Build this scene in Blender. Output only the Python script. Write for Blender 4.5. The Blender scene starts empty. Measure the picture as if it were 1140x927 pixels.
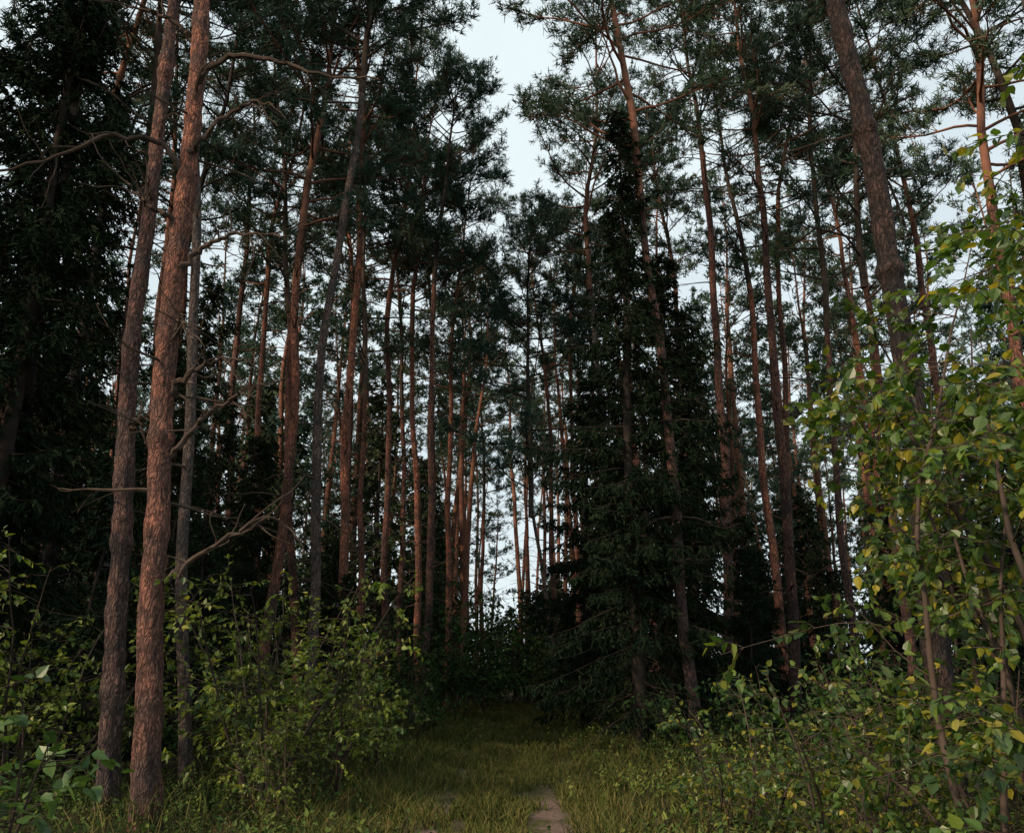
import bpy, math, numpy as np
from mathutils import Vector, noise as mnoise
scene=bpy.context.scene
R=np.random.default_rng(7)
# ------------------------------------------------------------------ helpers
def nrm(a):
    return a/np.maximum(np.linalg.norm(a,axis=-1,keepdims=True),1e-9)
class Acc:
    def __init__(s): s.v=[];s.q=[];s.m=[];s.n=0
    def add(s,v,q,m):
        v=np.asarray(v,float).reshape(-1,3); q=np.asarray(q,int).reshape(-1,4)
        s.v.append(v); s.q.append(q+s.n); s.m.append(np.full(len(q),m,int)); s.n+=len(v)
    def mesh(s,name,mats,smooth=True):
        v=np.concatenate(s.v);q=np.concatenate(s.q);m=np.concatenate(s.m)
        me=bpy.data.meshes.new(name)
        me.vertices.add(len(v)); me.vertices.foreach_set('co',v.ravel().astype(np.float32))
        me.loops.add(len(q)*4); me.loops.foreach_set('vertex_index',q.ravel().astype(np.int32))
        me.polygons.add(len(q)); me.polygons.foreach_set('loop_start',(np.arange(len(q))*4).astype(np.int32))
        for x in mats: me.materials.append(x)
        me.polygons.foreach_set('material_index',m.astype(np.int32))
        me.polygons.foreach_set('use_smooth',(m==0) if smooth else np.zeros(len(q),bool))
        me.update(calc_edges=True); me.validate()
        return me
def tube(acc,P,r,sides=6,m=0,lump=0):
    P=np.asarray(P,float); n=len(P); r=np.broadcast_to(np.asarray(r,float),(n,))
    T=nrm(np.gradient(P,axis=0)); ref=np.eye(3)[np.argmin(np.abs(T.mean(0)))]
    A=nrm(np.cross(T,ref)); B=np.cross(T,A)
    th=np.arange(sides)/sides*2*math.pi
    c=np.cos(th)[None,:,None]; s_=np.sin(th)[None,:,None]
    rr=np.repeat(r[:,None],sides,1)
    if lump:
        for i in range(n):
            for j in range(sides):
                q=(math.cos(th[j])*r[i]*9+P[i][0]*3,math.sin(th[j])*r[i]*9+P[i][1]*3,P[i][2]*2.4)
                rr[i,j]*=1+lump*(mnoise.noise(q)*1.0+mnoise.noise((q[0]*4,q[1]*4,q[2]*2.6))*0.55+mnoise.noise((q[0]*10,q[1]*10,q[2]*5))*0.5)
    V=P[:,None,:]+rr[:,:,None]*(A[:,None,:]*c+B[:,None,:]*s_)
    i=np.arange(n-1)[:,None]*sides; j=np.arange(sides)[None,:]; k=(j+1)%sides
    Q=np.stack([i+j,i+k,i+sides+k,i+sides+j],-1)
    acc.add(V.reshape(-1,3),Q.reshape(-1,4),m)
def needles(acc,P,D,L,W,m,rng):
    N=len(P); D=nrm(D); S=nrm(np.cross(D,rng.normal(size=(N,3))))
    L=np.broadcast_to(L,(N,))[:,None]; W=np.broadcast_to(W,(N,))[:,None]
    T=P+D*L
    V=np.stack([P-S*W/2,P+S*W/2,T+S*W*.2,T-S*W*.2],1)
    acc.add(V,np.arange(N*4).reshape(-1,4),m)
def leaves(acc,P,D,U,L,asp,m,rng):
    N=len(P); D=nrm(D); S=nrm(np.cross(D,U)); U=np.cross(S,D)
    L=np.broadcast_to(L,(N,))[:,None]; W=L*asp
    f=rng.uniform(.05,.3,(N,1)); dr=rng.uniform(.0,.3,(N,1))
    b=P; t=P+D*L-U*dr*L
    def pt(a,w,up): return P+D*L*a+S*W*w+U*(abs(w)*W*f-dr*L*a*a)
    V=np.stack([b,pt(.22,-.46,1),pt(.55,-.42,1),t,pt(.55,.42,1),pt(.22,.46,1)],1)
    i=np.arange(N)[:,None]*6
    acc.add(V.reshape(-1,3),np.concatenate([i+[0,3,2,1],i+[0,5,4,3]]),m)
def grow(p,d,L,n,rng,wig=.15,grav=0.):
    P=[np.array(p,float)]; d=nrm(np.array(d,float)); s=L/n
    for i in range(n):
        d=nrm(d+rng.normal(size=3)*wig+np.array([0,0,grav]))
        P.append(P[-1]+d*s)
    return np.array(P)
def interp(P,n):
    P=np.asarray(P,float); t=np.linspace(0,1,len(P)); u=np.linspace(0,1,n)
    return np.stack([np.interp(u,t,P[:,k]) for k in range(3)],1)
def smooth_path(pts,n):
    pts=np.asarray(pts,float); z=np.linspace(pts[0][2],pts[-1][2],n)
    x=np.interp(z,pts[:,2],pts[:,0]); y=np.interp(z,pts[:,2],pts[:,1])
    k=max(3,(n//9)|1); ker=np.hanning(k+2)[1:-1]; ker/=ker.sum()
    pad=k//2
    def sm(a):
        b=np.concatenate([2*a[0]-a[pad:0:-1],a,2*a[-1]-a[-2:-pad-2:-1]]); return np.convolve(b,ker,'valid')
    return np.stack([sm(x),sm(y),z],1)
def link(name,data,loc=(0,0,0),rot=(0,0,0),sc=1,parent=None):
    o=bpy.data.objects.new(name,data); scene.collection.objects.link(o)
    o.location=loc;o.rotation_euler=rot;o.scale=(sc,)*3 if np.isscalar(sc) else sc
    if parent: o.parent=parent
    return o
# ------------------------------------------------------------------ materials
def newmat(name):
    m=bpy.data.materials.new(name); m.use_nodes=True; nt=m.node_tree
    b=nt.nodes['Principled BSDF']; return m,nt,b
def N(nt,t,**k):
    n=nt.nodes.new(t)
    for a,v in k.items():
        if a in ('inp',):
            for kk,vv in v.items(): n.inputs[kk].default_value=vv
        else: setattr(n,a,v)
    return n
def ramp(nt,fac,stops):
    r=N(nt,'ShaderNodeValToRGB'); e=r.color_ramp.elements
    while len(e)<len(stops): e.new(.5)
    for x,(p,c) in zip(e,stops): x.position=p; x.color=(*c,1)
    nt.links.new(fac,r.inputs[0]); return r.outputs[0]
def mixc(nt,f,a,b,mode='MIX'):
    n=N(nt,'ShaderNodeMix',data_type='RGBA',blend_type=mode)
    for s,i in ((f,0),(a,6),(b,7)):
        if hasattr(s,'is_linked') : nt.links.new(s,n.inputs[i])
        else: n.inputs[i].default_value=s if i==0 else (*s,1)
    return n.outputs[2]
def bark(name,low,high,crack,z0,z1,vs=20):
    m,nt,b=newmat(name); L=nt.links.new
    tc=N(nt,'ShaderNodeTexCoord'); mp=N(nt,'ShaderNodeMapping'); mp.inputs['Scale'].default_value=(1,1,.32)
    L(tc.outputs['Object'],mp.inputs[0])
    wn=N(nt,'ShaderNodeTexNoise',inp={'Scale':11,'Detail':3}); L(mp.outputs[0],wn.inputs[0])
    wv=N(nt,'ShaderNodeVectorMath',operation='MULTIPLY_ADD'); L(wn.outputs['Color'],wv.inputs[0]); wv.inputs[1].default_value=(.17,.17,.17); L(mp.outputs[0],wv.inputs[2])
    vo=N(nt,'ShaderNodeTexVoronoi',feature='DISTANCE_TO_EDGE',inp={'Scale':vs}); L(wv.outputs[0],vo.inputs['Vector'])
    no=N(nt,'ShaderNodeTexNoise',inp={'Scale':2.6,'Detail':5}); L(tc.outputs['Object'],no.inputs[0])
    nf=N(nt,'ShaderNodeTexNoise',inp={'Scale':26,'Detail':6,'Roughness':.65}); L(mp.outputs[0],nf.inputs[0])
    sx=N(nt,'ShaderNodeSeparateXYZ'); L(tc.outputs['Object'],sx.inputs[0])
    ma=N(nt,'ShaderNodeMath',operation='MULTIPLY_ADD'); L(no.outputs[0],ma.inputs[0]); ma.inputs[1].default_value=10; L(sx.outputs[2],ma.inputs[2])
    mr=N(nt,'ShaderNodeMapRange',inp={'From Min':z0+5,'From Max':z1+5}); L(ma.outputs[0],mr.inputs[0])
    base=mixc(nt,mr.outputs[0],low,high)
    fine=ramp(nt,nf.outputs[0],[(.34,(.32,.32,.35)),(.48,(.85,.85,.87)),(.56,(1.15,1.1,1.08)),(.68,(2.1,1.85,1.7))])
    base=mixc(nt,1.,base,fine,'MULTIPLY')
    patch=ramp(nt,no.outputs[0],[(.35,(.55,.62,.68)),(.65,(1.3,1.15,1.1))]); base=mixc(nt,1.,base,patch,'MULTIPLY')
    ed=ramp(nt,vo.outputs[0],[(0,(.85,.85,.85)),(.16,(0,0,0))])
    base=mixc(nt,ed,base,crack)
    oi=N(nt,'ShaderNodeObjectInfo'); rv=ramp(nt,oi.outputs['Random'],[(0,(.5,.56,.62)),(1,(1.2,1.1,1.05))])
    base=mixc(nt,1.,base,rv,'MULTIPLY')
    L(base,b.inputs['Base Color']); b.inputs['Roughness'].default_value=.85; b.inputs['Specular IOR Level'].default_value=.25
    hh=N(nt,'ShaderNodeMath',operation='MULTIPLY_ADD'); L(nf.outputs[0],hh.inputs[0]); hh.inputs[1].default_value=1.3
    cl=N(nt,'ShaderNodeMath',operation='MINIMUM'); L(vo.outputs[0],cl.inputs[0]); cl.inputs[1].default_value=.25
    mm=N(nt,'ShaderNodeMath',operation='MULTIPLY'); L(cl.outputs[0],mm.inputs[0]); mm.inputs[1].default_value=2.; L(mm.outputs[0],hh.inputs[2])
    bp=N(nt,'ShaderNodeBump',inp={'Strength':1.,'Distance':.03}); L(hh.outputs[0],bp.inputs['Height']); L(bp.outputs[0],b.inputs['Normal'])
    return m
def simplebark(name,lo,hi):
    m,nt,b=newmat(name); L=nt.links.new
    tc=N(nt,'ShaderNodeTexCoord'); no=N(nt,'ShaderNodeTexNoise',inp={'Scale':5,'Detail':3}); L(tc.outputs['Object'],no.inputs[0])
    c=ramp(nt,no.outputs[0],[(.3,lo),(.7,hi)]); d=N(nt,'ShaderNodeBsdfDiffuse')
    oi=N(nt,'ShaderNodeObjectInfo'); rv=ramp(nt,oi.outputs['Random'],[(0,(.5,.55,.6)),(1,(1.15,1.1,1.05))]); c=mixc(nt,1.,c,rv,'MULTIPLY')
    L(c,d.inputs[0]); L(d.outputs[0],nt.nodes['Material Output'].inputs[0]); return m
def foliage(name,cols,trans=.25,rough=.55,scale=.6,spec=.3):
    m,nt,b=newmat(name); L=nt.links.new
    g=N(nt,'ShaderNodeNewGeometry'); c=ramp(nt,g.outputs['Random Per Island'],[(i/(len(cols)-1),x) for i,x in enumerate(cols)])
    if trans==0:
        oi=N(nt,'ShaderNodeObjectInfo'); v=ramp(nt,oi.outputs['Random'],[(0,(.7,.8,.85)),(1,(1.25,1.15,1.)) ]); c=mixc(nt,1.,c,v,'MULTIPLY')
        d=N(nt,'ShaderNodeBsdfDiffuse'); L(c,d.inputs[0]); L(d.outputs[0],nt.nodes['Material Output'].inputs[0]); return m
    no=N(nt,'ShaderNodeTexNoise',inp={'Scale':scale,'Detail':1}); L(g.outputs['Position'],no.inputs[0])
    v=ramp(nt,no.outputs[0],[(.35,(.5,.55,.6)),(.65,(1.4,1.3,1.1))]); c=mixc(nt,1.,c,v,'MULTIPLY')
    L(c,b.inputs['Base Color']); b.inputs['Roughness'].default_value=rough; b.inputs['Specular IOR Level'].default_value=spec
    t=N(nt,'ShaderNodeBsdfTranslucent'); tcx=mixc(nt,1.,c,(1.5,1.5,.6),'MULTIPLY'); L(tcx,t.inputs[0])
    mx=N(nt,'ShaderNodeMixShader'); mx.inputs[0].default_value=trans; L(b.outputs[0],mx.inputs[1]); L(t.outputs[0],mx.inputs[2])
    L(mx.outputs[0],nt.nodes['Material Output'].inputs[0]); return m
BARK=bark('pine_bark',(.13,.095,.082),(.27,.135,.095),(.03,.022,.02),1.,11,22)
BARKR=bark('pine_bark_red',(.16,.10,.08),(.33,.155,.10),(.045,.026,.021),.0,8,24)
BARKD=bark('dark_bark',(.05,.042,.038),(.08,.056,.046),(.013,.011,.009),1,12,18)
BARKG=bark('grey_bark',(.12,.105,.095),(.17,.14,.12),(.03,.026,.023),1,14,26)
BARKF=simplebark('far_pine_bark',(.14,.075,.055),(.29,.14,.095))
TWIG=simplebark('twig_bark',(.06,.045,.036),(.12,.09,.072))
DTW=simplebark('spruce_bark',(.035,.028,.024),(.06,.048,.04))
PINE=foliage('pine_needles',[(.05,.088,.06),(.07,.112,.078),(.085,.13,.088),(.065,.108,.08)],0)
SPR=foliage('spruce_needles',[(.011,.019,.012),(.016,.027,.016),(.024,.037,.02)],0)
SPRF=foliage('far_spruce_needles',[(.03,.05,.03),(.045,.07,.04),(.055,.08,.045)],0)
LEAFG=foliage('bush_leaves',[(.06,.12,.02),(.10,.16,.03),(.15,.20,.04),(.21,.23,.045)],.35,.45,1.5,.4)
LEAFD=foliage('dark_leaves',[(.022,.048,.02),(.035,.068,.022),(.05,.085,.028)],0)
LEAFB=foliage('birch_leaves',[(.045,.095,.022),(.06,.12,.028),(.08,.145,.03),(.12,.175,.035),(.32,.27,.03)],.35,.38,1.5,.5)
LEAFH=foliage('hazel_leaves',[(.06,.12,.035),(.085,.155,.045)],.3,.4,2,.4)
GRASS=foliage('grass_blades',[(.04,.06,.016),(.06,.08,.022),(.10,.10,.035),(.16,.13,.055)],0)
LOW=foliage('bilberry_leaves',[(.03,.06,.018),(.05,.085,.025),(.08,.11,.03)],0)
LOWG=foliage('seedling_leaves',[(.06,.10,.025),(.10,.14,.035),(.15,.17,.05)],0)
# ------------------------------------------------------------------ ground
def path_c(y): return -.28+.014*y
def gh(x,y):
    e=min(1,max(0,(abs(x-path_c(y))-1.2)/2.5))
    return e*(.10+.16*mnoise.noise((x*.25,y*.25,0))+.06*mnoise.noise((x*1.1,y*1.1,3)))+.02*mnoise.noise((x*1.5,y*1.5,8))
def gmat():
    m,nt,b=newmat('forest_floor'); L=nt.links.new
    g=N(nt,'ShaderNodeNewGeometry'); sx=N(nt,'ShaderNodeSeparateXYZ'); L(g.outputs['Position'],sx.inputs[0])
    n1=N(nt,'ShaderNodeTexNoise',inp={'Scale':1.3,'Detail':6}); n2=N(nt,'ShaderNodeTexNoise',inp={'Scale':14,'Detail':8}); n3=N(nt,'ShaderNodeTexNoise',inp={'Scale':60,'Detail':4})
    for n in(n1,n2,n3): L(g.outputs['Position'],n.inputs[0])
    floor=ramp(nt,n2.outputs[0],[(.3,(.025,.02,.013)),(.55,(.05,.042,.022)),(.7,(.045,.06,.02))])
    pth=ramp(nt,n2.outputs[0],[(.3,(.045,.045,.018)),(.6,(.075,.07,.03)),(.75,(.12,.10,.055))])
    soil=ramp(nt,n3.outputs[0],[(.3,(.10,.065,.05)),(.7,(.19,.14,.115))])
    a=N(nt,'ShaderNodeMath',operation='MULTIPLY_ADD'); L(sx.outputs[1],a.inputs[0]); a.inputs[1].default_value=-.014; L(sx.outputs[0],a.inputs[2])
    a2=N(nt,'ShaderNodeMath',operation='ADD'); L(a.outputs[0],a2.inputs[0]); a2.inputs[1].default_value=.28
    ab=N(nt,'ShaderNodeMath',operation='ABSOLUTE'); L(a2.outputs[0],ab.inputs[0])
    w=N(nt,'ShaderNodeMath',operation='MULTIPLY_ADD'); L(n1.outputs[0],w.inputs[0]); w.inputs[1].default_value=1.2; L(ab.outputs[0],w.inputs[2])
    pm=N(nt,'ShaderNodeMapRange',inp={'From Min':2.3,'From Max':1.6}); L(w.outputs[0],pm.inputs[0])
    ru=N(nt,'ShaderNodeMath',operation='SUBTRACT'); L(ab.outputs[0],ru.inputs[0]); ru.inputs[1].default_value=.62
    ra=N(nt,'ShaderNodeMath',operation='ABSOLUTE'); L(ru.outputs[0],ra.inputs[0])
    rw=N(nt,'ShaderNodeMath',operation='MULTIPLY_ADD'); L(n1.outputs[0],rw.inputs[0]); rw.inputs[1].default_value=-1.3; L(ra.outputs[0],rw.inputs[2])
    rv=N(nt,'ShaderNodeMath',operation='MULTIPLY_ADD'); L(n2.outputs[0],rv.inputs[0]); rv.inputs[1].default_value=-.35; L(rw.outputs[0],rv.inputs[2])
    yy=N(nt,'ShaderNodeMapRange',inp={'From Min':9.2,'From Max':12.,'To Min':0,'To Max':.35}); L(sx.outputs[1],yy.inputs[0])
    r2=N(nt,'ShaderNodeMath',operation='ADD'); L(rv.outputs[0],r2.inputs[0]); L(yy.outputs[0],r2.inputs[1])
    rm=N(nt,'ShaderNodeMapRange',inp={'From Min':-.5,'From Max':-.72}); L(r2.outputs[0],rm.inputs[0])
    c=mixc(nt,pm.outputs[0],floor,pth); c=mixc(nt,rm.outputs[0],c,soil)
    L(c,b.inputs['Base Color']); b.inputs['Roughness'].default_value=.95; b.inputs['Specular IOR Level'].default_value=.1
    bp=N(nt,'ShaderNodeBump',inp={'Strength':.8,'Distance':.04}); L(n2.outputs[0],bp.inputs['Height']); L(bp.outputs[0],b.inputs['Normal'])
    return m
xs=np.concatenate([np.linspace(-400,-30,20)[:-1],np.linspace(-30,30,151),np.linspace(30,400,20)[1:]])
ys=np.concatenate([np.linspace(-300,-10,16)[:-1],np.linspace(-10,60,176),np.linspace(60,500,24)[1:]])
G=Acc(); V=[(x,y,gh(x,y)) for y in ys for x in xs]; nx=len(xs)
i=np.arange(len(ys)-1)[:,None]*nx; j=np.arange(nx-1)[None,:]
G.add(V,np.stack([i+j,i+j+1,i+nx+j+1,i+nx+j],-1),0)
link('forest_ground',G.mesh('forest_ground',[gmat()]))
# ------------------------------------------------------------------ pines
def pine_crown(seed,Hc=10,rb=3.0,r0=.078,dens=1.,k=6,wn=.021,tw=True,sub=1.,ln=1.):
    rng=np.random.default_rng(seed); a=Acc()
    stem=grow((0,0,-.3),(0,0,1),Hc,12,rng,.05,.05); tube(a,stem,np.linspace(r0,.015,13),7,0)
    nb=int(46*dens)
    P=[];D=[]
    for b in range(nb):
        t=(b+rng.random())/nb; t=t**.85
        z=.2+t*(Hc-.6); base=np.array([np.interp(z,stem[:,2],stem[:,0]),np.interp(z,stem[:,2],stem[:,1]),z])
        az=rng.uniform(0,2*math.pi); prof=(math.sin(math.pi*min(1,(t*.82+.2)))**.6)*(1 if t>.2 else .75)
        Lb=rb*prof*rng.uniform(.55,1.1)+.3; el=rng.uniform(-.1,.35)+t*.5
        d=(math.cos(az)*math.cos(el),math.sin(az)*math.cos(el),math.sin(el))
        br=grow(base,d,Lb,8,rng,.13,.03); tube(a,br,np.linspace(.035*(1-.5*t),.006,9),4 if tw else 3,0)
        if rng.random()<.12*(1-t)*2: continue
        ns=int((Lb*7+3)*sub)
        for _k in range(ns):
            u=rng.uniform(.3,1)**.8; p=interp(br,50)[int(u*49)]
            dd=nrm(nrm(br[-1]-br[0])*.7+rng.normal(size=3)*np.array([.7,.7,.35])+np.array([0,0,.25]))
            Ls=rng.uniform(.25,.75)*(1.15-u*.5); sb=grow(p,dd,Ls,4,rng,.15,.05)
            if tw: tube(a,sb,np.linspace(.009,.004,5),3,0)
            nt=int(Ls*9)+2; q=interp(sb,30)[(rng.uniform(.35,1,nt)*29).astype(int)]+rng.normal(size=(nt,3))*.05
            P.append(q); D.append(np.repeat(nrm(sb[-1]-sb[-2])[None],nt,0))
    P=np.concatenate(P);D=np.concatenate(D)
    PP=np.repeat(P,k,0)+rng.normal(size=(len(P)*k,3))*.015; DD=np.repeat(D,k,0)*.55+rng.normal(size=PP.shape)*.6+np.array([0,0,.1])
    needles(a,PP,DD,rng.uniform(.09,.18,len(PP))*ln,wn,1,rng)
    return a
crH=[10,11,9,12,10,8]
crowns=[pine_crown(100+i,Hc=crH[i],rb=[2.6,3.0,2.3,2.8,3.3,2.2][i]).mesh('pine_crown_%d'%i,[TWIG if i%2 else BARKF,PINE]) for i in range(6)]
def stubs(a,path,rad,z0,z1,n,rng,Lm=1.2,m=1):
    for k in range(n):
        z=rng.uniform(z0,z1); i=np.searchsorted(path[:,2],z); i=min(i,len(path)-1); p=path[i]
        az=rng.uniform(0,6.28); el=rng.uniform(-.35,.35)
        L=rng.uniform(.15,1)**1.5*Lm+.1
        b=grow(p,(math.cos(az),math.sin(az),el),L+.1,6,rng,.16,rng.uniform(-.05,.03)); tube(a,b,np.linspace(.016+.006*L,.004,7),4,m)
        if L>.5:
            for _ in range(rng.integers(1,5)):
                q=b[rng.integers(2,6)]; tube(a,grow(q,nrm(b[-1]-b[0])+rng.normal(size=3)*.6,L*rng.uniform(.2,.5),4,rng,.2),np.linspace(.007,.003,5),3,m)
def pine(pts,r,H=24,cr=None,mat=BARKR,seed=0,detail=False,ns=22,extra=(),name='pine_tree',crsc=1.,Lm=1.4):
    rng=np.random.default_rng(1000+seed); pts=[np.array((p[0],p[1],p[2]),float) for p in pts]
    o0=pts[0].copy(); g=gh(o0[0],o0[1]); o0[2]=g
    ci=seed%6 if cr is None else cr; Hc=crH[ci]*crsc; zc=H-Hc+.5
    last=pts[-1]
    if last[2]<zc:
        d=nrm(pts[-1]-pts[-2]); d=d/d[2]; d[:2]*=.5; pts.append(last+d*(zc-last[2]))
    n=int(zc/.04) if detail else 44
    P=smooth_path([p-np.array([o0[0],o0[1],0]) for p in pts],n); P=P[P[:,2]<=zc+.01]
    z=P[:,2]
    ww=1. if not detail else .7
    w=np.sin(z*.7+seed)*.05+np.sin(z*1.7+seed*2)*.02; P[:,0]+=ww*w*np.minimum(1,z/2); P[:,1]+=ww*np.cos(z*.6+seed)*.05*np.minimum(1,z/2)
    rad=r*(1-.40*z/zc)+r*.4*np.exp(-z/.35); P[:,2]-=.15
    if detail:
        for zk in rng.uniform(1.,zc,11): rad=rad+r*rng.uniform(.08,.28)*np.exp(-((z-zk)/.09)**2)
    a=Acc(); tube(a,P,rad,32 if detail else 12,0,lump=.17 if detail else 0)
    stubs(a,P,rad,min(3,zc*.3),zc,ns,rng,Lm)
    for e in extra:
        e=np.array(e,float)-np.array([o0[0],o0[1],o0[2]]); t=np.linspace(0,1,len(e)); u=np.linspace(0,1,22)
        E=np.stack([np.interp(u,t,e[:,k]) for k in range(3)],1)
        for k in range(3):
            c=E[:,k].copy(); c[1:-1]=(c[:-2]+c[1:-1]*1+c[2:])/3; c[1:-1]=(c[:-2]+c[1:-1]+c[2:])/3; E[:,k]=c
        E[1:]+=rng.normal(size=(21,3))*.018
        tube(a,E,np.linspace(.042,.010,22),7,1)
        for _ in range(9):
            i=rng.integers(7,21); tube(a,grow(E[i],nrm(E[i]-E[i-2])+rng.normal(size=3)*.7,rng.uniform(.15,.8),6,rng,.2),np.linspace(.011,.004,7),4,1)
    o=link(name,a.mesh(name,[mat,TWIG]),tuple(o0))
    top=P[-1]; d=nrm(P[-1]-P[-4]); c=link('crown',crowns[ci],tuple(top),(-d[1]*.8,d[0]*.8,rng.uniform(0,6.28)),(crsc,crsc,crsc),o)
    return o
pine([(-4.16,9,0),(-4.38,9,2.6),(-4.56,9,5.1),(-4.74,9.05,7.8),(-4.88,9.1,10.5),(-4.9,9.2,15)],.11,25,seed=1,detail=True,ns=14,mat=BARK,Lm=1.,
     extra=[[(-4.5,9,4.2),(-4.3,8.8,4.35),(-4.2,8.6,4.2)]])
pine([(-3.54,8.5,0),(-3.62,8.5,1.1),(-3.76,8.5,2.4),(-3.77,8.5,3.4),(-3.88,8.5,4.4),(-4.04,8.5,6),(-4.02,8.5,7.3),(-4.16,8.5,10),(-4.3,8.6,15)],.13,25,seed=2,detail=True,ns=22,mat=BARKR,
     extra=[[(-4.04,8.5,7.4),(-4.3,8.4,7.75),(-4.62,8.3,7.8),(-5.0,8.2,7.7),(-5.4,8.1,7.35),(-5.9,8.0,7.1),(-6.4,7.9,6.8)],
            [(-3.85,8.5,3.7),(-3.6,8.4,3.95),(-3.3,8.3,4.25),(-3.0,8.2,4.4),(-2.75,8.1,4.5)],
            [(-3.88,8.5,4.5),(-3.6,8.4,4.75),(-3.3,8.3,4.85),(-2.9,8.2,4.8)],
            [(-3.7,8.5,2.4),(-3.5,8.4,2.5),(-3.1,8.3,2.75),(-2.7,8.2,3.0),(-2.35,8.1,3.05)],
            [(-3.98,8.5,6.0),(-3.7,8.5,6.4),(-3.3,8.4,6.5),(-2.6,8.3,6.4)],
            [(-4.08,8.5,8.6),(-3.7,8.3,9.0),(-3.1,8.2,8.9),(-2.4,8.1,8.5),(-1.6,8.0,8.4)],
            [(-3.9,8.5,5.2),(-3.75,8.3,5.35),(-3.6,8.2,5.1)],
            [(-4.05,8.5,7.6),(-3.8,8.3,7.8),(-3.3,8.2,8.2),(-2.9,8.1,8.1)],
            [(-4.0,8.5,6.7),(-4.3,8.3,6.8),(-4.6,8.2,7.1)],
            [(-4.1,8.5,9.3),(-4.5,8.4,9.7),(-5.1,8.3,9.8)]])
pine([(-4.1,11,0),(-4.7,11,5),(-5.3,11,12)],.085,27,seed=3,mat=BARKG,ns=20)
HER=[(17,-5.06,-4.9,-5.3,.14,BARKR,24),(16,-3.76,-4.12,-3.5,.125,BARKG,24),(20,-4.1,-4.3,-4.45,.145,BARKR,25),(22,-5.5,-6.5,-7.4,.15,BARKR,24),
 (26,-3.9,-4.24,-4.7,.14,BARKR,25),(30,-3.97,-4.28,-4.6,.14,BARK,25),(27,-2.9,-3.47,-4.2,.14,BARKR,26),(24,-2.48,-2.5,-2.84,.13,BARK,23),(31,-2.4,-2.5,-2.8,.15,BARKR,25),(24,-4.3,-4.67,-5,.12,BARKR,22),(28,-5.6,-6,-6.2,.14,BARK,25),(33,-3.2,-3.4,-3.5,.14,BARKR,26),
 (16,3.47,3.25,2.7,.135,BARK,25),(22,5.66,6.1,6.2,.16,BARK,26),(19,6.37,6.68,6.9,.15,BARKR,25),(23,7.5,7.47,7.7,.15,BARKR,25),(24,7.95,8.64,9.3,.13,BARKR,25),
 (18,8.57,8.8,8.8,.125,BARKR,24),(15,9.3,10.1,10.6,.17,BARKR,24),(16,11,11.6,12.2,.16,BARKR,24),(25,3.56,3.0,2.04,.13,BARKG,27),(28,1.6,.4,-.6,.10,BARKG,21),
 (27,6.0,6.0,6.3,.14,BARKR,25),(20,8.2,8.4,9,.12,BARK,24),(26,12,12.2,12,.14,BARKR,25),(29,5.2,4.6,4.4,.14,BARKR,25),(21,11.4,11.9,12,.14,BARK,24),
 (13,-8.2,-8.3,-8.6,.14,BARKD,24),(16,-9.1,-9.3,-9.6,.15,BARKD,24),(19,-7.9,-8.6,-8.8,.14,BARKR,25),(21,-9.6,-10,-10.4,.15,BARKR,25),(25,-8.6,-9.2,-9.6,.15,BARK,25),(23,-7.2,-7.6,-8.2,.13,BARKR,24),
 (14,-7.0,-7.2,-7.5,.12,BARKG,22),
 (36,1.9,1.75,1.6,.14,BARKR,24),(41,-1.5,-1.5,-1.6,.14,BARKR,23),(47,.9,.8,.6,.14,BARKR,24),(36,3.9,3.9,3.7,.14,BARKR,25),(33,2.7,2.6,2.4,.13,BARKR,25)]
for k,(y,xb,xm,xt,r,mt,H) in enumerate(HER):
    pine([(xb,y,0),(xm,y,1.6+.311*y),(xt,y,min(y+1.6,H-4))],r*.92,H,mat=mt,seed=10+k,ns=32,crsc=1.3 if k in (20,21,8,6,4,12,0,18,19) else 1.12)
pine([(4.24,8.5,0),(4.42,8.5,2.2),(4.5,8.5,4.2),(4.46,8.5,7),(4.33,8.5,10.1)],.145,26,seed=60,mat=BARKD,detail=True,ns=18)
def whole(seed,H,cf):
    rng=np.random.default_rng(seed); c=pine_crown(seed,Hc=H*cf,rb=2.9,r0=.11,dens=.85,k=3,wn=.05,tw=False,sub=.75,ln=1.25); zc=H*(1-cf)
    sw=grow((0,0,0),(0,0,1),zc,14,rng,.025,.02)
    a=Acc(); tube(a,sw,np.linspace(.17,.11,15),6,0); stubs(a,sw,None,3,zc,10,rng,1.2,0)
    v=np.concatenate(c.v)+sw[-1]; q=np.concatenate(c.q); m=np.concatenate(c.m)
    a.v.append(v);a.q.append(q+a.n);a.m.append(m);a.n+=len(v)
    return a.mesh('distant_pine_%d'%seed,[BARKF,PINE])
WH=[whole(200+i,h,cf) for i,(h,cf) in enumerate(((24,.5),(26,.42),(21,.6),(25,.5),(18,.7)))]
far=bpy.data.objects.new('distant_pine_forest',None); scene.collection.objects.link(far)
rng=np.random.default_rng(5); pts=[]
def ok(x,y,dm):
    for a,b in pts:
        if (a-x)**2+(b-y)**2<dm*dm: return False
    return True
cnt=0
for _ in range(9000):
    y=rng.uniform(-12,74); x=rng.uniform(-48,48)
    if abs(x-path_c(y))<(1.8 if y>0 else 4) and y<52: continue
    if y>0 and abs(x)<.72*y+3 and y<29: continue
    if x*x+y*y<50: continue
    if not ok(x,y,3.0): continue
    if abs(x)>.66*y+5 and y>0 : continue
    if y<0 and (abs(x)>12 or rng.random()<.7): continue
    pts.append((x,y)); cnt+=1
    if cnt>205: break
for k,(x,y) in enumerate(pts):
    link('pine',WH[k%5],(x,y,-.05),(rng.normal()*.035,rng.normal()*.035,rng.uniform(0,6.28)),rng.uniform(.86,1.1),far)
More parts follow.
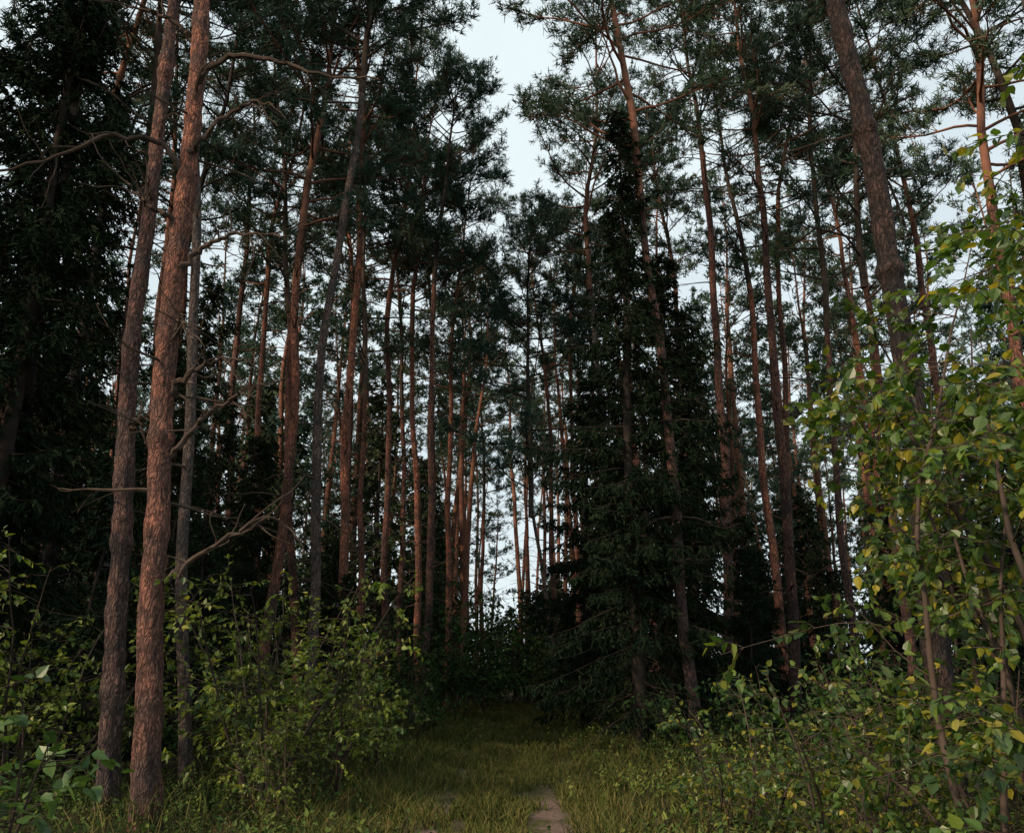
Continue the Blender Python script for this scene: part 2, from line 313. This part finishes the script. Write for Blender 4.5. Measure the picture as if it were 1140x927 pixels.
# ------------------------------------------------------------------ spruces
def spruce(seed,H=12,rr=None,bare=.06,q=1.,wn=.042,mats=None):
    rng=np.random.default_rng(seed); a=Acc(); rr=rr or H*.16+.4
    st=grow((0,0,-.1),(0,0,1),H,14,rng,.015,.02); tube(a,st,np.linspace(.011*H,.01,15),7,0)
    P=[];D=[]; z=.05*H; ph=rng.uniform(0,6.28,3)
    while z<H*.985:
        t=z/H; nb=rng.integers(4,7)
        for b in range(nb):
            if rng.random()<.12: continue
            az=rng.uniform(0,6.28)
            irr=1+.28*math.sin(az*2+ph[0]+t*9)+.18*math.sin(az*3+ph[1]-t*17)
            Lb=(rr*(1-t)**.7)*rng.uniform(.4,1.2)*irr+.15
            base=np.array([np.interp(z,st[:,2],st[:,0]),np.interp(z,st[:,2],st[:,1]),z+rng.uniform(-.1,.1)])
            el=-.3+t*.85+rng.normal()*.08; d=np.array([math.cos(az)*math.cos(el),math.sin(az)*math.cos(el),math.sin(el)])
            br=grow(base,d,Lb,6,rng,.07,.02-.08*(1-t)); br[-2:,2]+=[.02*Lb,.06*Lb]; tube(a,br,np.linspace(.018,.004,7),3,0)
            if t<bare+.1 and rng.random()<.4: continue
            side=nrm(np.cross(d,[0,0,1])); nt=int((Lb*13+4)*q); I=interp(br,60)
            us=rng.uniform(.12,1,nt)
            for u in us:
                p=I[int(u*59)]; s=rng.choice([-1,1]); Lt=(.14+.40*Lb*.5*(1-u))*rng.uniform(.6,1.3)
                Lt=min(Lt,.7); dd=nrm(side*s*.65+d*.55+np.array([0,0,-.75-.5*(1-t)])+rng.normal(size=3)*.15)
                kn=int((Lt*20+3)*q); w=rng.uniform(0,1,kn)[:,None]; P.append(p+dd*Lt*w+np.array([0,0,-.12])*Lt*w*w); D.append(np.repeat(dd[None],kn,0))
        z+=rng.uniform(.2,.4)*(1-.35*t)
    P=np.concatenate(P);D=np.concatenate(D)
    needles(a,P,D*.9+rng.normal(size=P.shape)*.42,rng.uniform(.08,.16,len(P))/q**.5,wn,1,rng)
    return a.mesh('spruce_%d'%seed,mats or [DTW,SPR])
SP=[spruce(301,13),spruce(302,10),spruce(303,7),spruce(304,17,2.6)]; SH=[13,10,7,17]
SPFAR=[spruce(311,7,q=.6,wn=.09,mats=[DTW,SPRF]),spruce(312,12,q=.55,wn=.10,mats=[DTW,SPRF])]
def sp(x,y,H,v=None,w=1.):
    v=int(np.argmin([abs(H-h) for h in SH])) if v is None else v; s=H/SH[v]
    return link('spruce_tree',SP[v],(x,y,gh(x,y)-.05),(0,0,R.uniform(0,6.28)),(s*w,s*w,s))
for t in [(2.35,15.6,14,3,1.0),(3.3,17.2,11,1,.95),(1.9,21,9.2,1),(4.3,19.5,10.5,0,.9),(2.8,25,8,2),(5.2,23,7,1),(7.2,25,6,2),(9.2,24,6.5,2),(6.4,20.5,4.5,2),(10.5,22,6,1),(4.9,17.3,4,2),
          (7.9,14.2,4.6,2),(6.6,12.5,4,2),(9.6,15.5,6,2),(12.5,18,8,1),(10.8,13,7,1),(8.2,10.5,6,2),(13.5,15,16,3),(6.4,9.3,4.2,2),
          (-9.6,14.5,19,3),(-7.9,12.0,16,3),(-10.6,11.5,17,3),(-8.0,18,11,0),(-11,19,17,3),(-6.5,15,6.5,1),(-6.2,20,7,1),(-4.9,22,5,2),(-5.2,14,4,2),(-7.6,23,8,1),(-3.4,29,5,2),(-9.5,24,10,0),(-6.0,11.5,5,2),(-7.4,9.6,6.5,2),(-4.0,19,3.6,2),(-5.6,26,6,2)]:
    sp(*t[:4],w=t[4] if len(t)>4 else 1.)
und=bpy.data.objects.new('distant_spruce_understory',None); scene.collection.objects.link(und)
for k in range(125):
    y=28+44*(k/125); x=R.uniform(-.66*y-1,.66*y+1)
    if k%5==0: x=R.uniform(-5,6)
    if abs(x-path_c(y))<1.8 and y<36: continue
    H=R.uniform(4.5,13) if abs(x-.2)>2.5 else R.uniform(3.,5.5)
    v=0 if H<8 else 1; s=H/(7,12)[v]
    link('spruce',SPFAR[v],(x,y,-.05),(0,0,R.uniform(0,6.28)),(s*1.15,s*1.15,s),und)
# ------------------------------------------------------------------ broadleaf shrubs
def shrub(seed,H,spread,leaf,nst,mat,dens=1.,asp=.62,upz=.4,leafstart=.2,pend=0.,name='shrub',stemr=.012,brL=.4,top=1.15):
    rng=np.random.default_rng(seed); a=Acc(); P=[];D=[]
    for s in range(nst):
        az=rng.uniform(0,6.28); tilt=rng.uniform(.1,1)*spread/H if nst>1 else .05
        d=np.array([math.cos(az)*tilt,math.sin(az)*tilt,1.]); L=H*rng.uniform(.6,1.05)
        st=grow((math.cos(az)*.08*nst**.5,math.sin(az)*.08*nst**.5,-.05),d,L,12,rng,.07,-.01); tube(a,st,np.linspace(stemr*(1+L*.3),.004,13),5,0)
        I=interp(st,80)
        for b in range(int(L*5.5)+2):
            u=rng.uniform(leafstart,1); p=I[int(u*79)]; az=rng.uniform(0,6.28)
            Lb=L*brL*(top-u)*rng.uniform(.5,1.2)+.1
            br=grow(p,(math.cos(az),math.sin(az),upz),Lb,7,rng,.12,-.05-pend); tube(a,br,np.linspace(.006,.002,8),3,0)
            J=interp(br,40)
            for k in range(int(Lb*5*dens)+1):
                p2=J[int(rng.uniform(.15,1)*39)]; dd=nrm(br[-1]-br[0])+rng.normal(size=3)*.6
                Lw=rng.uniform(.1,.35); tw=grow(p2,dd,Lw,4,rng,.15,-.06-pend); tube(a,tw,np.linspace(.003,.0015,5),3,0)
                nl=int(Lw/leaf*1.6)+2; q=interp(tw,20)[(np.linspace(.2,1,nl)*19).astype(int)]
                P.append(q); sd=rng.normal(size=(nl,3)); D.append(nrm(tw[-1]-tw[0])[None]*.6+nrm(sd)*.8+np.array([0,0,-.25-pend*2]))
    P=np.concatenate(P);D=np.concatenate(D); U=rng.normal(size=P.shape)*.45+np.array([0,0,1.])
    leaves(a,P,D,U,leaf*rng.uniform(.6,1.2,len(P)),asp,1,rng)
    return a.mesh(name,[TWIG,mat])
B1=shrub(401,3.1,1.6,.08,7,LEAFG,.75); B2=shrub(402,2.2,1.4,.075,7,LEAFG,.75)
DK=shrub(403,4.2,2.6,.13,8,LEAFD,.9); DK2=shrub(404,2.2,1.8,.11,8,LEAFD,.9)
HZ=shrub(405,1.9,1.0,.11,4,LEAFH,.45,asp=.8)
BR=shrub(406,6.2,.5,.082,1,LEAFB,1.8,asp=.8,leafstart=.12,pend=.03,stemr=.018,brL=.28,top=1.25)
BRT=shrub(409,8.,.5,.085,1,LEAFB,1.7,asp=.8,leafstart=.3,pend=.03,stemr=.02,brL=.17,top=1.45)
BR2=shrub(407,4.6,1.2,.08,3,LEAFB,1.1,asp=.8,leafstart=.1,pend=.03,stemr=.012,brL=.32)
YB=shrub(408,1.5,1.2,.065,7,LEAFB,1.,asp=.75)
def put(name,me,x,y,sc=1,rot=None): return link(name,me,(x,y,gh(x,y)),(0,0,R.uniform(0,6.28) if rot is None else rot),sc)
for x,y,s,me in [(-2.8,9.8,1.,B1),(-2.3,10.8,.8,B1),(-2.3,8.8,.6,B2),(-5.5,9.8,1.,B1),(-1.9,12.5,.7,B2),(-2.4,14,.9,B2),(-6.5,10.6,1.1,B1),(-3.3,11.5,1.,B1)]:
    put('broadleaf_bush',me,x,y,s)
for x,y,s,me in [(-1.6,25,1.05,DK),(-.9,29,1.,DK),(-2.6,21,.8,DK),(-3.2,17,.9,DK2),(.6,34,1,DK),(1.7,28,.8,DK),(-2.2,18,.8,DK2),(2.4,19,.9,DK2),(3.0,14,.7,DK2),(4.2,13,.9,DK2),(5.4,14.5,1.1,DK2),(5.2,11,.9,DK2),(7,16,1.2,DK2),(-4.7,12.5,1.,DK2),(-.2,38,1.1,DK),(.8,43,1.4,DK)]:
    put('dark_shrub',me,x,y,s)
put('hazel_bush',HZ,-2.85,4.9,.9); put('hazel_bush',HZ,-4.1,6.2,1.)
put('birch_tree',BR,2.8,4.3,1.,0.6); put('birch_tree',BR,3.7,5.6,1.1,2.2)
put('birch_tree',BRT,3.55,4.7,1.,1.3); put('birch_tree',BRT,4.35,5.9,1.08,4.4)
put('birch_tree',BR2,2.9,5.2,1.,1); put('birch_tree',BR2,4.0,6.8,1.15,3)
for x,y,s in [(2.5,6.3,1),(3.2,5.4,1),(2.0,7.8,.8),(3.4,7.6,1.05),(2.2,5.2,.6),(4.3,8.8,1.2),(2.7,9.5,.9),(5.6,9.6,1.2)]:
    put('yellow_green_bush',YB,x,y,s)
# ------------------------------------------------------------------ low plants and grass
def clump(seed,n,rad,h,leaf,mat,name):
    rng=np.random.default_rng(seed); a=Acc(); P=[];D=[]
    for i in range(n):
        p=np.array([*(rng.normal(size=2)*rad*.5),0]); st=grow(p,(rng.normal()*.35,rng.normal()*.35,1),h*rng.uniform(.5,1.1),4,rng,.2); tube(a,st,.002,3,0)
        q=interp(st,14)[4:]; P.append(q); D.append(rng.normal(size=q.shape)+np.array([0,0,.15]))
    P=np.concatenate(P);D=np.concatenate(D); leaves(a,P,D,rng.normal(size=P.shape)*.4+np.array([0,0,1]),leaf*rng.uniform(.6,1.2,len(P)),.55,1,rng)
    return a.mesh(name,[TWIG,mat])
CL=[clump(501,60,1.1,.32,.045,LOW,'bilberry_a'),clump(502,50,1.,.4,.055,LOW,'bilberry_b'),clump(503,40,.9,.5,.06,LOWG,'bilberry_c')]
lp=bpy.data.objects.new('forest_floor_plants',None); scene.collection.objects.link(lp)
for k in range(500):
    y=5+32*R.random()**1.4; x=R.uniform(-.68*y-1.5,.68*y+1.5)
    if abs(x-path_c(y))<1.05+.6*R.random(): continue
    link('plant',CL[R.choice(3,p=[.4,.3,.3])],(x,y,gh(x,y)-.02),(0,0,R.uniform(0,6.28)),R.uniform(.6,1.2),lp)
rng=np.random.default_rng(77); n=85000
y=6+30*rng.random(n)**1.25; side=rng.random(n)<.7
x=np.where(side,path_c(y)+rng.normal(size=n)*.9,path_c(y)+rng.normal(size=n)*2.6)
c=np.array([mnoise.noise((a*1.7,b*1.3,5))+.6*mnoise.noise((a*5,b*5,2)) for a,b in zip(x,y)])
rut=np.abs(np.abs(x-path_c(y))-.62)
keep=(c>-.42)&~((rut<.3)&(c<.1)&(y<9.9))&~((rut<.2)&(c<-.1)); x=x[keep];y=y[keep];c=c[keep];n=len(x)
z=np.array([gh(a,b) for a,b in zip(x,y)])
h=(.06+.16*rng.random(n)**1.7+.28*np.clip(c+.1,0,1))*np.clip(.6+.45*np.abs(x-path_c(y)),.6,1.9)
B=np.stack([x,y,z-.01],1); ln=rng.normal(size=(n,3))*.35; ln[:,2]=1; ln=nrm(ln)
S=nrm(np.cross(ln,rng.normal(size=(n,3)))); w=(.0024+.00032*y)[:,None]
M=B+ln*h[:,None]*.55; bend=nrm(ln*np.array([1.,1,.0])+rng.normal(size=(n,3))*[.3,.3,0]); T=M+(ln*.6+bend*.35)*h[:,None]*.5
V=np.stack([B-S*w,B+S*w,M+S*w*.8,M-S*w*.8,T+S*w*.15,T-S*w*.15],1); i=np.arange(n)[:,None]*6
g=Acc(); g.add(V.reshape(-1,3),np.concatenate([i+[0,1,2,3],i+[3,2,4,5]]),0)
link('grass',g.mesh('grass',[GRASS],smooth=False))
# ------------------------------------------------------------------ light, sky, camera
S=Vector((-.66,-.5,.52)).normalized()
w=bpy.data.worlds.new('World'); scene.world=w; w.use_nodes=True; nt=w.node_tree
sky=nt.nodes.new('ShaderNodeTexSky'); sky.sky_type='NISHITA'; sky.sun_disc=False; sky.sun_elevation=math.asin(S.z); sky.sun_rotation=math.atan2(S.x,S.y); sky.dust_density=2.5
tc=N(nt,'ShaderNodeTexCoord'); cn=N(nt,'ShaderNodeTexNoise',inp={'Scale':3.,'Detail':5}); nt.links.new(tc.outputs['Generated'],cn.inputs[0])
cf=ramp(nt,cn.outputs[0],[(.35,(.8,.8,.8)),(.6,(1,1,1))])
cl=mixc(nt,cf,sky.outputs[0],(6.7,7.6,7.9))
bg=nt.nodes['Background']; nt.links.new(cl,bg.inputs[0]); bg.inputs[1].default_value=.125
sd=bpy.data.lights.new('sun','SUN'); sd.energy=4.2; sd.angle=math.radians(4); sd.color=(1,.77,.56)
so=bpy.data.objects.new('sun',sd); scene.collection.objects.link(so); so.rotation_euler=(-S).to_track_quat('-Z','Y').to_euler(); so.location=(-10,-10,30)
cam=bpy.data.cameras.new('camera'); co=bpy.data.objects.new('camera',cam); scene.collection.objects.link(co); scene.camera=co
co.location=(0,0,1.6); co.rotation_euler=(math.radians(107.3),0,0); cam.lens=28; cam.sensor_width=36; cam.clip_end=2000; cam.clip_start=.05
scene.view_settings.view_transform='Standard'; scene.view_settings.look='None'; scene.view_settings.exposure=0
